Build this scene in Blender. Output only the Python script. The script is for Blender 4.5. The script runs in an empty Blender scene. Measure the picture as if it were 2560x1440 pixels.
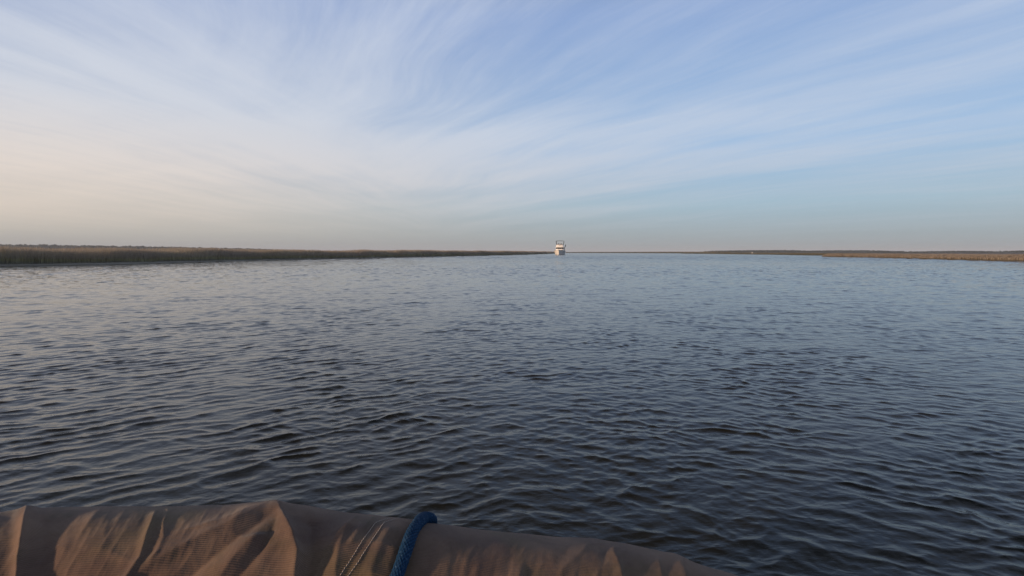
import bpy, bmesh, math, random
import numpy as np
from mathutils import Vector, Matrix

random.seed(7)
rng = np.random.default_rng(11)
sc = bpy.context.scene
COL = sc.collection
R = math.radians

# ------------------------------------------------------------------ camera
CAM_H = 1.30
HFOV = 85.0
PITCH = math.degrees(math.atan((720 - 630.5) / (1280 / math.tan(R(HFOV / 2)))))
F = 1280 / math.tan(R(HFOV / 2))          # focal length in photograph pixels (2560 wide)
cam_d = bpy.data.cameras.new('camera')
cam = bpy.data.objects.new('camera', cam_d)
COL.objects.link(cam)
cam_d.sensor_width = 36.0
cam_d.lens = 18.0 / math.tan(R(HFOV / 2))
cam_d.clip_start = 0.02
cam_d.clip_end = 30000
cam.location = (0, 0, CAM_H)
cam.rotation_euler = (R(90 - PITCH), 0, 0)
sc.camera = cam

# ------------------------------------------------------------------ exposure
sc.view_settings.view_transform = 'Standard'
sc.view_settings.look = 'None'
sc.view_settings.gamma = 1.0
sc.view_settings.exposure = 0.0
sc.view_settings.use_curve_mapping = False
sc.render.engine = 'CYCLES'
sc.cycles.use_denoising = True
sc.cycles.max_bounces = 10
sc.cycles.diffuse_bounces = 7
sc.cycles.volume_bounces = 1
sc.cycles.filter_width = 1.5

# ------------------------------------------------------------------ sun
SUN_AZ = -130.0       # degrees from the view direction (+Y), negative = left
SUN_EL = 9.0
sdir = Vector((math.sin(R(SUN_AZ)) * math.cos(R(SUN_EL)), math.cos(R(SUN_AZ)) * math.cos(R(SUN_EL)), math.sin(R(SUN_EL))))
sun_d = bpy.data.lights.new('sun', 'SUN')
sun_d.energy = 3.9
sun_d.angle = R(3.0)
sun_d.color = (1.0, 0.71, 0.45)
sun = bpy.data.objects.new('sun', sun_d)
COL.objects.link(sun)
sun.rotation_euler = sdir.to_track_quat('Z', 'Y').to_euler()
sun.location = sdir * 50


# ------------------------------------------------------------------ node helpers
class NT:
    def __init__(self, tree):
        self.t = tree

    def n(self, typ, **kw):
        nd = self.t.nodes.new(typ)
        for k, v in kw.items():
            setattr(nd, k, v)
        return nd

    def l(self, a, b):
        self.t.links.new(a, b)

    def inp(self, sock, v):
        if isinstance(v, bpy.types.NodeSocket):
            self.l(v, sock)
        else:
            sock.default_value = v

    def math(self, op, a, b=0.0, c=0.0, clamp=False):
        nd = self.n('ShaderNodeMath', operation=op, use_clamp=clamp)
        self.inp(nd.inputs[0], a)
        self.inp(nd.inputs[1], b)
        self.inp(nd.inputs[2], c)
        return nd.outputs[0]

    def sstep(self, x, a, b, lo=0.0, hi=1.0):
        nd = self.n('ShaderNodeMapRange', interpolation_type='SMOOTHSTEP')
        self.inp(nd.inputs[0], x)
        nd.inputs[1].default_value = a
        nd.inputs[2].default_value = b
        nd.inputs[3].default_value = lo
        nd.inputs[4].default_value = hi
        return nd.outputs[0]

    def mix(self, f, a, b, blend='MIX'):
        nd = self.n('ShaderNodeMix', data_type='RGBA', blend_type=blend)
        self.inp(nd.inputs[0], f)
        self.inp(nd.inputs[6], a)
        self.inp(nd.inputs[7], b)
        return nd.outputs[2]

    def ramp(self, f, stops, interp='LINEAR'):
        nd = self.n('ShaderNodeValToRGB')
        nd.color_ramp.interpolation = interp
        e = nd.color_ramp.elements
        while len(e) < len(stops):
            e.new(0.5)
        for el, (p, c) in zip(e, stops):
            el.position = p
            el.color = (*c, 1)
        self.inp(nd.inputs[0], f)
        return nd.outputs[0]

    def comb(self, x, y, z):
        nd = self.n('ShaderNodeCombineXYZ')
        self.inp(nd.inputs[0], x)
        self.inp(nd.inputs[1], y)
        self.inp(nd.inputs[2], z)
        return nd.outputs[0]

    def noise(self, vec, scale, detail=3.0, rough=0.5, dist=0.0):
        nd = self.n('ShaderNodeTexNoise')
        self.inp(nd.inputs['Vector'], vec)
        nd.inputs['Scale'].default_value = scale
        nd.inputs['Detail'].default_value = detail
        nd.inputs['Roughness'].default_value = rough
        nd.inputs['Distortion'].default_value = dist
        return nd.outputs['Fac']

    def mapping(self, vec, loc=(0, 0, 0), rot=(0, 0, 0), scale=(1, 1, 1)):
        nd = self.n('ShaderNodeMapping')
        self.inp(nd.inputs[0], vec)
        nd.inputs[1].default_value = loc
        nd.inputs[2].default_value = rot
        nd.inputs[3].default_value = scale
        return nd.outputs[0]


def srgb(r, g, b):
    f = lambda c: (c / 255 / 12.92) if c / 255 <= 0.04045 else ((c / 255 + 0.055) / 1.055) ** 2.4
    return (f(r), f(g), f(b))


# ------------------------------------------------------------------ sky
STR = 0.10
world = bpy.data.worlds.new('World')
sc.world = world
world.use_nodes = True
W = NT(world.node_tree)
world.node_tree.nodes.clear()
wo = W.n('ShaderNodeOutputWorld')
bg = W.n('ShaderNodeBackground')
bg.inputs[1].default_value = STR
W.l(bg.outputs[0], wo.inputs[0])
tc = W.n('ShaderNodeTexCoord')
sep = W.n('ShaderNodeSeparateXYZ')
W.l(tc.outputs['Generated'], sep.inputs[0])
dx, dy, dz = sep.outputs
sky = W.n('ShaderNodeTexSky', sky_type='NISHITA', sun_disc=False)
sky.sun_elevation = R(SUN_EL)
sky.sun_rotation = R(SUN_AZ)
sky.air_density = 1.0
sky.dust_density = 1.6
sky.ozone_density = 1.6
skyc = W.n('ShaderNodeMix', data_type='RGBA', blend_type='MULTIPLY')
skyc.inputs[0].default_value = 1.0
W.l(sky.outputs[0], skyc.inputs[6])
skyc.inputs[7].default_value = (0.55, 0.55, 0.58, 1)
k = 1.0 / STR


def lin(*c):
    return tuple(v * k for v in srgb(*c))


el = W.math('MAXIMUM', dz, 0.0)
hlen = W.math('SQRT', W.math('ADD', W.math('MULTIPLY', dx, dx), W.math('MULTIPLY', dy, dy)))
az = W.math('DIVIDE', dx, W.math('MAXIMUM', hlen, 1e-4))        # -1 left .. +1 right
left = W.sstep(az, 0.45, -0.75)
# clear air: the colours of this evening's sky from the horizon up, left (sunward) and right
blue_r = W.ramp(el, [(0.0, srgb(158, 164, 168)), (0.03, srgb(162, 177, 185)), (0.08, srgb(168, 196, 214)),
                     (0.17, srgb(162, 197, 234)), (0.38, srgb(146, 175, 222)), (0.62, srgb(92, 102, 122)), (1.0, srgb(60, 66, 80))])
blue_l = W.ramp(el, [(0.0, srgb(172, 167, 163)), (0.03, srgb(180, 180, 175)), (0.08, srgb(194, 196, 196)),
                     (0.17, srgb(180, 194, 216)), (0.38, srgb(140, 164, 212)), (0.62, srgb(92, 98, 114)), (1.0, srgb(60, 66, 80))])
clear = W.mix(left, blue_r, blue_l)
clear = W.mix(1.0, clear, (k, k, k, 1), 'MULTIPLY')
base = W.mix(0.88, skyc.outputs[2], clear)
# cirrus on a plane high above, seen in perspective: direction / height
zz = W.math('ADD', W.math('MAXIMUM', dz, 0.0), 0.045)
px = W.math('DIVIDE', dx, zz)
py = W.math('DIVIDE', dy, zz)
pv = W.comb(px, py, 0.0)
warp = W.n('ShaderNodeTexNoise')
W.l(pv, warp.inputs['Vector'])
warp.inputs['Scale'].default_value = 0.35
warp.inputs['Detail'].default_value = 2
wv = W.n('ShaderNodeVectorMath', operation='MULTIPLY_ADD')
W.l(warp.outputs['Color'], wv.inputs[0])
wv.inputs[1].default_value = (0.9, 0.9, 0)
W.l(pv, wv.inputs[2])
pw = wv.outputs[0]


def streak(rot, sx, sy, scale, det, rough, loc=(0, 0, 0)):
    return W.noise(W.mapping(W.mapping(pw, rot=(0, 0, R(rot))), loc, scale=(sx, sy, 1)), scale, det, rough)


# two drifts of cirrus: one combed away from the viewer on the left, one slanting across on the right
swap = W.sstep(px, -1.9, -0.45)
lb = streak(7, 0.80, 0.13, 1.0, 4, 0.55, (3.3, 1.0, 0))
lf = streak(10, 2.4, 0.30, 1.3, 9, 0.70, (0.4, 7.0, 0))
rb = streak(-36, 1.05, 0.12, 1.0, 3, 0.5, (1.7, 2.0, 0))
rf = streak(-31, 2.8, 0.34, 1.3, 9, 0.70, (5.0, 2.0, 0))
veil = streak(-65, 0.75, 0.28, 1.1, 5, 0.55, (2, 4, 0))


def cen(x, g_):
    return W.math('MULTIPLY', W.math('SUBTRACT', x, 0.5), g_)


wl_ = W.math('ADD', cen(lb, 0.66), cen(lf, 0.85))
wr_ = W.math('ADD', cen(rb, 0.95), cen(rf, 0.85))
wisps = W.math('ADD', W.math('MULTIPLY', wl_, W.math('SUBTRACT', 1.0, swap)), W.math('MULTIPLY', wr_, swap))
wisps = W.math('ADD', wisps, cen(veil, 0.6))
# a thick band low in the left and middle, thinning to the right and overhead
lowband = W.math('MULTIPLY', W.sstep(dz, 0.06, 0.15), W.sstep(dz, 0.42, 0.16))
cover = W.math('ADD', wisps, W.math('MULTIPLY', W.math('MULTIPLY', W.sstep(az, 0.50, -0.30), lowband), 0.26))
cover = W.math('ADD', cover, W.math('MULTIPLY', left, 0.06))
cov = W.sstep(cover, -0.30, 0.44)
cov = W.math('MULTIPLY', cov, W.sstep(dz, 0.0, 0.13))
cov = W.math('MULTIPLY', cov, 0.86)
cl_r = W.ramp(el, [(0.0, srgb(190, 196, 204)), (0.2, srgb(196, 208, 226)), (0.5, srgb(190, 203, 228)), (0.75, srgb(120, 132, 158)), (1.0, srgb(96, 106, 130))])
cl_l = W.ramp(el, [(0.0, srgb(228, 211, 195)), (0.10, srgb(227, 219, 213)), (0.22, srgb(216, 220, 228)), (0.5, srgb(196, 208, 230)), (0.75, srgb(120, 132, 158)), (1.0, srgb(96, 106, 130))])
clc = W.mix(1.0, W.mix(left, cl_r, cl_l), (k, k, k, 1), 'MULTIPLY')
final = W.mix(cov, base, clc)
# low warm glow towards the sun
glow = W.math('MULTIPLY', W.sstep(az, 0.05, -1.0), W.math('MULTIPLY', W.sstep(dz, 0.0, 0.06), W.sstep(dz, 0.26, 0.07)))
final = W.mix(W.math('MULTIPLY', glow, 0.5), final, (*lin(244, 222, 200), 1))
W.l(final, bg.inputs[0])


# ------------------------------------------------------------------ object helpers
def tag(o, label=None, cat=None, group=None, kind=None):
    if label:
        o['label'] = label
    if cat:
        o['category'] = cat
    if group:
        o['group'] = group
    if kind:
        o['kind'] = kind
    return o


def mesh_np(name, co, faces, mat=None, parent=None, smooth=True, attrs=None):
    """faces: (n, 3 or 4) int array"""
    me = bpy.data.meshes.new(name)
    co = np.asarray(co, dtype=np.float32)
    faces = np.asarray(faces, dtype=np.int32)
    nv, (nf, w) = len(co), faces.shape
    me.vertices.add(nv)
    me.vertices.foreach_set('co', co.ravel())
    me.loops.add(nf * w)
    me.loops.foreach_set('vertex_index', faces.ravel())
    me.polygons.add(nf)
    me.polygons.foreach_set('loop_start', np.arange(0, nf * w, w, dtype=np.int32))
    me.polygons.foreach_set('use_smooth', np.full(nf, smooth, dtype=bool))
    for an, av in (attrs or {}).items():
        a = me.attributes.new(an, 'FLOAT', 'POINT')
        a.data.foreach_set('value', np.asarray(av, dtype=np.float32))
    me.update(calc_edges=True)
    me.validate()
    if mat:
        me.materials.append(mat)
    o = bpy.data.objects.new(name, me)
    COL.objects.link(o)
    if parent:
        o.parent = parent
    return o


def grid_faces(nu, nv):
    i = np.arange(nu - 1)[:, None] * nv + np.arange(nv - 1)[None, :]
    i = i.ravel()
    return np.stack([i, i + nv, i + nv + 1, i + 1], 1)


def from_bm(name, bm, mat, parent=None, smooth=False):
    bmesh.ops.recalc_face_normals(bm, faces=bm.faces[:])
    me = bpy.data.meshes.new(name)
    bm.to_mesh(me)
    bm.free()
    for p in me.polygons:
        p.use_smooth = smooth
    me.materials.append(mat)
    o = bpy.data.objects.new(name, me)
    COL.objects.link(o)
    if parent:
        o.parent = parent
    return o


def material(name):
    m = bpy.data.materials.new(name)
    m.use_nodes = True
    t = NT(m.node_tree)
    b = m.node_tree.nodes['Principled BSDF']
    return m, t, b


def simple_mat(name, col, rough=0.5, metal=0.0, var=0.15, scale=6.0, bump=0.0):
    m, t, b = material(name)
    tcx = t.n('ShaderNodeTexCoord')
    nz = t.noise(tcx.outputs['Object'], scale, 4, 0.6)
    c = t.mix(nz, (*[v * (1 - var) for v in col], 1), (*[min(1, v * (1 + var)) for v in col], 1))
    t.l(c, b.inputs['Base Color'])
    b.inputs['Roughness'].default_value = rough
    b.inputs['Metallic'].default_value = metal
    if bump:
        bp = t.n('ShaderNodeBump')
        bp.inputs['Strength'].default_value = bump
        bp.inputs['Distance'].default_value = 0.02
        t.l(nz, bp.inputs['Height'])
        t.l(bp.outputs[0], b.inputs['Normal'])
    return m


def vnoise(x, y, seed=0):
    """smooth value noise, numpy"""
    xi = np.floor(x).astype(np.int64)
    yi = np.floor(y).astype(np.int64)
    fx, fy = x - xi, y - yi
    fx = fx * fx * fx * (fx * (fx * 6 - 15) + 10)
    fy = fy * fy * fy * (fy * (fy * 6 - 15) + 10)

    def h(a, b):
        v = (a * 374761393 + b * 668265263 + seed * 144665) & 0xFFFFFFFF
        v = ((v ^ (v >> 13)) * 1274126177) & 0xFFFFFFFF
        v = v ^ (v >> 16)
        return (v & 0xFFFF) / 32767.5 - 1.0
    return (h(xi, yi) * (1 - fx) + h(xi + 1, yi) * fx) * (1 - fy) + (h(xi, yi + 1) * (1 - fx) + h(xi + 1, yi + 1) * fx) * fy


def fbm(x, y, oct=4, seed=0, gain=0.5):
    s, a = 0, 1.0
    for o in range(oct):
        s = s + a * vnoise(x * 2 ** o, y * 2 ** o, seed + o * 17)
        a *= gain
    return s


def ground(pxx, pyy):
    """point of the water plane seen at a photograph pixel"""
    d = F * CAM_H / (pyy - 630.5)
    return np.array([(pxx - 1280) / F * d, d])


# ------------------------------------------------------------------ water
def build_water():
    r = [0.45]
    while r[-1] < 9000:
        q = r[-1]
        if q < 2.0:
            s = 0.012
        elif q < 45:
            s = 0.0027 * q
        elif q < 420:
            s = 0.0042 * q
        elif q < 1500:
            s = 0.010 * q
        else:
            s = 0.06 * q
        r.append(q + s)
    r = np.array(r)
    front = np.radians(np.arange(-56, 56.01, 0.09))
    back = np.radians(np.linspace(56, 304, 64)[1:-1])
    th = np.concatenate([front, back])
    nr, nt = len(r), len(th)
    RR, TT = np.meshgrid(r, th, indexing='ij')
    X = (RR * np.sin(TT)).ravel().astype(np.float32)
    Y = (RR * np.cos(TT)).ravel().astype(np.float32)
    dr = np.gradient(r)
    step = np.repeat(np.maximum(dr, r * 0.00157)[:, None], nt, 1).ravel().astype(np.float32)
    rr = RR.ravel().astype(np.float32)
    g = np.random.default_rng(5)
    Z = np.zeros_like(X)
    DX = np.zeros_like(X)
    DY = np.zeros_like(X)
    # slowly varying masks: gusts, and where each train of ripples runs strongest
    a = np.arctan2(X, Y)
    mL = np.clip(0.5 - a / 0.9, 0, 1)
    mR = np.clip(0.5 + a / 0.9, 0, 1)
    mL = mL * mL * (3 - 2 * mL)
    mR = mR * mR * (3 - 2 * mR)
    offing = np.clip(0.12 + rr / 14.0, 0, 1)
    mid_water = np.clip((rr - 14) / 36.0, 0, 1)
    far_water = np.clip((rr - 60) / 60.0, 0, 1)
    gust = 0.86 + 0.10 * fbm(X / 11.0, Y / 22.0, 3, 3) + 0.25 * fbm(X / 0.8, Y / 1.0, 2, 9)
    gust = np.clip(gust, 0.25, 1.9).astype(np.float32)
    wx = X + 0.05 * fbm(X / 0.42, Y / 0.42, 2, 21).astype(np.float32)
    wy = Y + 0.05 * fbm(X / 0.42, Y / 0.42, 2, 33).astype(np.float32)
    # (mean direction of travel from +Y, spread, count, wavelengths, total slope, mask)
    trains = [(-6, 42, 54, (0.065, 0.21), 0.085, None),
              (-42, 10, 34, (0.09, 0.30), 0.100, mL),
              (38, 18, 34, (0.07, 0.22), 0.075, mR),
              (0, 60, 40, (0.03, 0.075), 0.050, None),
              (-4, 45, 44, (0.20, 0.48), 0.050, None),
              (-8, 45, 40, (0.5, 1.3), 0.032, offing),
              (0, 70, 44, (0.45, 1.2), 0.085, mid_water),
              (0, 60, 44, (1.3, 4.5), 0.105, far_water)]
    for mean, spread, cnt, (l0, l1), slope, mask in trains:
        lam = np.exp(g.uniform(math.log(l0), math.log(l1), cnt))
        ang = np.radians(mean + spread * g.normal(0, 0.75, cnt))
        per = slope * math.sqrt(2.0 / cnt)
        for lm, an, ph in zip(lam, ang, g.uniform(0, 2 * math.pi, cnt)):
            kk = 2 * math.pi / lm
            amp = per / kk
            sel = np.nonzero((lm > 2.3 * step) & (rr < 1500))[0]
            if len(sel) == 0:
                continue
            hi = sel[-1] + 1          # vertices run from the nearest ring outwards
            w = np.clip((lm / step[:hi] - 2.3) / 2.5, 0, 1)
            w = w * gust[:hi] * amp
            if mask is not None:
                w = w * mask[:hi]
            p = kk * (wx[:hi] * math.sin(an) + wy[:hi] * math.cos(an)) + ph
            s, c = np.sin(p), np.cos(p)
            Z[:hi] += w * c
            DX[:hi] -= 1.9 * w * s * math.sin(an)
            DY[:hi] -= 1.9 * w * s * math.cos(an)
    fade = np.clip((1400 - rr) / 700, 0, 1)
    Z *= fade
    co = np.stack([X + DX, Y + DY, Z], 1)
    f = np.arange(nt)
    i = np.arange(nr - 1)[:, None] * nt
    f0 = (i + f[None, :]).ravel()
    f1 = (i + ((f + 1) % nt)[None, :]).ravel()
    faces = np.stack([f0, f1, f1 + nt, f0 + nt], 1)
    m, t, b = material('water')
    b.inputs['Base Color'].default_value = (0.0135, 0.0120, 0.0070, 1)
    b.inputs['IOR'].default_value = 1.333
    b.inputs['Specular IOR Level'].default_value = 0.28
    geo = t.n('ShaderNodeNewGeometry')
    pos = geo.outputs['Position']
    ln = t.n('ShaderNodeVectorMath', operation='LENGTH')
    t.l(pos, ln.inputs[0])
    dist = ln.outputs[1]
    n1 = t.noise(t.mapping(pos, scale=(1.0, 1.5, 1)), 13.0, 3, 0.55, 0.4)
    far = t.sstep(dist, 8, 50)
    t.l(t.sstep(dist, 20, 160, 0.03, 0.13), b.inputs['Roughness'])
    # ripples too small for the mesh far out: a random tilt of the surface, in drifting patches
    nn = t.n('ShaderNodeTexNoise')
    t.l(t.mapping(pos, scale=(0.8, 1.2, 1)), nn.inputs['Vector'])
    nn.inputs['Scale'].default_value = 4.5
    nn.inputs['Detail'].default_value = 3
    nn.inputs['Roughness'].default_value = 0.6
    p1 = t.sstep(t.noise(t.mapping(pos, scale=(0.6, 1.0, 1)), 0.05, 4, 0.6), 0.30, 0.72, 0.75, 1.2)
    p2 = t.sstep(t.noise(t.mapping(pos, scale=(1.0, 0.35, 1)), 0.8, 3, 0.65), 0.32, 0.68, 0.45, 1.55)
    amp = t.math('MULTIPLY', t.math('MULTIPLY', far, 0.9), t.math('MULTIPLY', p1, p2))
    b1 = t.n('ShaderNodeBump')
    b1.inputs['Distance'].default_value = 0.010
    b1.inputs['Strength'].default_value = 0.35
    t.l(n1, b1.inputs['Height'])
    v1 = t.n('ShaderNodeVectorMath', operation='SUBTRACT')
    t.l(nn.outputs['Color'], v1.inputs[0])
    v1.inputs[1].default_value = (0.5, 0.5, 0.5)
    v2 = t.n('ShaderNodeVectorMath', operation='MULTIPLY')
    t.l(v1.outputs[0], v2.inputs[0])
    t.l(t.comb(amp, amp, 0.0), v2.inputs[1])
    v3 = t.n('ShaderNodeVectorMath', operation='ADD')
    t.l(v2.outputs[0], v3.inputs[0])
    t.l(b1.outputs[0], v3.inputs[1])
    v4 = t.n('ShaderNodeVectorMath', operation='NORMALIZE')
    t.l(v3.outputs[0], v4.inputs[0])
    t.l(v4.outputs[0], b.inputs['Normal'])
    o = mesh_np('water', co, faces, m)
    tag(o, 'dark rippled tidal creek water filling the lower half of the view', 'water', kind='structure')
    print('water verts', len(co))


build_water()


# ------------------------------------------------------------------ marsh
def polyline(pts, n):
    pts = np.asarray(pts, float)
    s = np.concatenate([[0], np.cumsum(np.linalg.norm(np.diff(pts, axis=0), axis=1))])
    q = np.linspace(0, s[-1], n)
    return np.stack([np.interp(q, s, pts[:, 0]), np.interp(q, s, pts[:, 1])], 1)


def grass_mat(name, low, mid, top, tip, trans=0.0):
    m, t, b = material(name)
    ah = t.n('ShaderNodeAttribute', attribute_name='hfrac')
    ar = t.n('ShaderNodeAttribute', attribute_name='rnd')
    geo = t.n('ShaderNodeNewGeometry')
    nz = t.noise(t.mapping(geo.outputs['Position'], scale=(1, 1, 0.1)), 0.10, 4, 0.6)
    hh = t.math('ADD', ah.outputs['Fac'], t.math('MULTIPLY', t.math('SUBTRACT', nz, 0.5), 0.75))
    c = t.ramp(hh, [(0.0, low), (0.16, low), (0.42, mid), (0.72, top), (1.0, tip)])
    v = t.math('ADD', 0.80, t.math('MULTIPLY', ar.outputs['Fac'], 0.40))
    c = t.mix(1.0, c, t.comb(v, v, v), 'MULTIPLY')
    t.l(c, b.inputs['Base Color'])
    b.inputs['Roughness'].default_value = 0.75
    b.inputs['Specular IOR Level'].default_value = 0.2
    if trans:
        tr = t.n('ShaderNodeBsdfTranslucent')
        t.l(c, tr.inputs[0])
        mx = t.n('ShaderNodeMixShader')
        mx.inputs[0].default_value = trans
        t.l(b.outputs[0], mx.inputs[1])
        t.l(tr.outputs[0], mx.inputs[2])
        out = [n_ for n_ in m.node_tree.nodes if n_.type == 'OUTPUT_MATERIAL'][0]
        t.l(mx.outputs[0], out.inputs[0])
    return m


def blades(pos, height, width, lean, seed):
    """pos (n,2), base z, returns verts/faces/attrs: bent tapered blades of three levels"""
    g = np.random.default_rng(seed)
    n = len(pos)
    yaw = g.uniform(0, math.pi, n)
    la = g.uniform(0, 2 * math.pi, n)
    lx, ly = np.cos(la) * lean * g.uniform(0.2, 1, n), np.sin(la) * lean * g.uniform(0.2, 1, n)
    ux, uy = np.cos(yaw) * width / 2, np.sin(yaw) * width / 2
    lv = []
    for tt, ws in ((0, 0.8), (0.5, 1.0), (1.0, 0.12)):
        bend = tt * tt
        for sgn in (-1, 1):
            lv.append(np.stack([pos[:, 0] + lx * bend * height + sgn * ux * ws, pos[:, 1] + ly * bend * height + sgn * uy * ws,
                                pos[:, 2] + height * tt], 1))
    co = np.stack(lv, 1).reshape(-1, 3)
    b = np.arange(n)[:, None] * 6
    fa = np.concatenate([b + np.array([[0, 1, 3, 2]]), b + np.array([[2, 3, 5, 4]])], 0)
    hf = np.tile(np.array([0, 0, .5, .5, 1, 1]), n)
    rn = np.repeat(g.uniform(0, 1, n), 6)
    return co, fa, hf, rn


def marsh(label_g, label_b, shore_pts, inland, H, count, depth, mat, mud, seed, bw=0.05, backing=0.55, slope=0.0):
    """shore_pts: waterline; inland: outline points closing the land behind it. A mud bank and a stand of reed-like grass."""
    n = 420
    sh = polyline(shore_pts, n)
    s = np.arange(n)
    tang = np.gradient(sh, axis=0)
    tang /= np.linalg.norm(tang, axis=1)[:, None]
    nrm = np.stack([-tang[:, 1], tang[:, 0]], 1)
    # make the normal point inland
    cen = np.asarray(inland, float).mean(0)
    if ((cen - sh[n // 2]) @ nrm[n // 2]) < 0:
        nrm = -nrm
    dist = np.linalg.norm(sh, axis=1)
    jit = fbm(s / 9.0, s * 0 + seed, 4, seed) * np.clip(dist * 0.006, 0.15, 3.0)
    sh = sh + nrm * jit[:, None]
    # bank: mud slope at the water, then the solid mass of stems rising behind the front blades, then far land
    inl = polyline(inland, n)
    rows, zs, hf = [], [], []
    prof = [(-0.25, -0.25, 0), (0.15, 0.10, 0), (0.7, 0.26, 0.02), (1.3, 0.34, 0.1), (3.4, H * backing, 0.75)]
    for off, z, h in prof:
        rows.append(sh + nrm * off)
        zs.append(np.full(n, z) + (0.05 * fbm(s / 4.0, s * 0 + off * 9, 3, seed) if z > 0 else 0))
        hf.append(np.full(n, h))
    for q in (0.05, 0.15, 0.35, 0.65, 1.0):
        rows.append((sh + nrm * 4.2) * (1 - q) + inl * q)
        zs.append(np.full(n, H * (backing + 0.06)) + slope * q)
        hf.append(np.full(n, 0.85))
    co = np.concatenate([np.concatenate([np.stack([r_[:, 0], r_[:, 1], z_], 1)[:, None] for r_, z_ in zip(rows, zs)], 1)], 0)
    k_ = co.shape[1]
    fa = grid_faces(n, k_)
    bank = mesh_np('marsh_bank', co.reshape(-1, 3), fa, mud, attrs={'hfrac': np.stack(hf, 1).ravel(), 'rnd': rng.uniform(0.3, 0.7, n * k_)})
    tag(bank, label_b, 'marsh bank', kind='structure')
    # blades, as thick on the ground as they show
    g = np.random.default_rng(seed + 100)
    seg = np.linalg.norm(np.diff(sh, axis=0), axis=1)
    wt = seg / np.maximum(dist[:-1], 30) ** 0.9
    cdf = np.cumsum(wt) / wt.sum()
    idx = np.searchsorted(cdf, g.uniform(0, 1, count))
    idx = np.clip(idx, 0, n - 2)
    f = g.uniform(0, 1, count)[:, None]
    p = sh[idx] * (1 - f) + sh[idx + 1] * f
    off = 0.35 + depth * g.uniform(0, 1, count) ** 1.6
    p = p + nrm[idx] * off[:, None]
    hv = H * (0.86 + 0.10 * fbm(p[:, 0] / 6, p[:, 1] / 6, 3, seed + 5) + 0.07 * g.normal(0, 0.7, count))
    hv = hv * np.clip(0.45 + off * 0.35, 0, 1)
    zb = np.interp(off, [0, 0.7, 1.3, 3], [0.0, 0.2, 0.3, 0.35])
    scale_w = np.clip(np.linalg.norm(p, axis=1) / 55, 1.0, 6.0)
    co, fa, hf, rn = blades(np.column_stack([p, zb]), np.maximum(hv - zb, 0.25), bw * scale_w * g.uniform(0.6, 1.3, count), 0.22, seed)
    o = mesh_np('marsh_grass', co, fa, mat, smooth=False, attrs={'hfrac': hf, 'rnd': rn})
    tag(o, label_g, 'marsh grass', kind='stuff')


g_left = grass_mat('grass_olive_brown', (0.36, 0.33, 0.25), (0.50, 0.45, 0.25), (0.46, 0.385, 0.285), (0.38, 0.31, 0.25), 0.5)
g_right = grass_mat('grass_tan', (0.13, 0.11, 0.085), (0.20, 0.165, 0.13), (0.25, 0.205, 0.165), (0.26, 0.215, 0.18), 0.2)
g_far = grass_mat('grass_grey_green', (0.06, 0.06, 0.045), (0.11, 0.105, 0.07), (0.14, 0.125, 0.085), (0.17, 0.145, 0.10), 0.3)
mud_l = grass_mat('mud_dark', (0.29, 0.26, 0.21), (0.30, 0.26, 0.19), (0.25, 0.20, 0.14), (0.28, 0.21, 0.15))

L = [ground(*p) for p in ((-420, 674), (-200, 669.5), (0, 664.5), (150, 662.5), (300, 660.3), (480, 655.5), (640, 651.5), (800, 648.2), (900, 646.3), (1020, 643.5),
                          (1150, 640.8), (1240, 638.8), (1310, 637.0), (1350, 635.4), (1392, 633.8))]
marsh('tall olive brown marsh grass along the left shore, near end to behind the yacht', 'dark mud bank under the tall grass on the left shore',
      L, [(-500, 40), (-700, 300), (-700, 1200), (60, 1100)], 1.98, 200000, 9.0, g_left, mud_l, 1, bw=0.03)
Rr = [ground(*p) for p in ((2056, 641.6), (2130, 643.6), (2200, 645.2), (2300, 647.6), (2400, 650.4), (2560, 654.6), (2760, 660))]
marsh('short tan marsh grass on the right shore running out of the frame', 'low flat ground under the tan grass on the right shore',
      Rr, [(330, 420), (520, 420), (620, 340), (620, 150)], 1.02, 60000, 9.0, g_right, g_right, 2, backing=0.80)
M = [ground(*p) for p in ((1700, 633.9), (1780, 634.8), (1860, 635.8), (1950, 637.0), (2020, 638.4), (2130, 639.5))]
marsh('low grey green marsh grass below the long wooded ridge', 'low marsh flat in front of the long wooded ridge',
      M, [(520, 1500), (800, 1500), (1100, 1400), (1000, 500)], 0.95, 26000, 14.0, g_far, g_far, 3, bw=0.07, backing=0.8)
Cc = [ground(*p) for p in ((1330, 632.3), (1420, 632.3), (1520, 632.5), (1600, 632.8), (1690, 633.2), (1790, 633.6))]
marsh('thin dark line of marsh grass across the far end of the creek', 'far marsh flat closing the end of the creek',
      Cc, [(0, 2600), (300, 2600), (600, 2600), (900, 2300)], 2.0, 16000, 20.0, g_far, g_far, 4, bw=0.08, backing=0.75)


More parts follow.
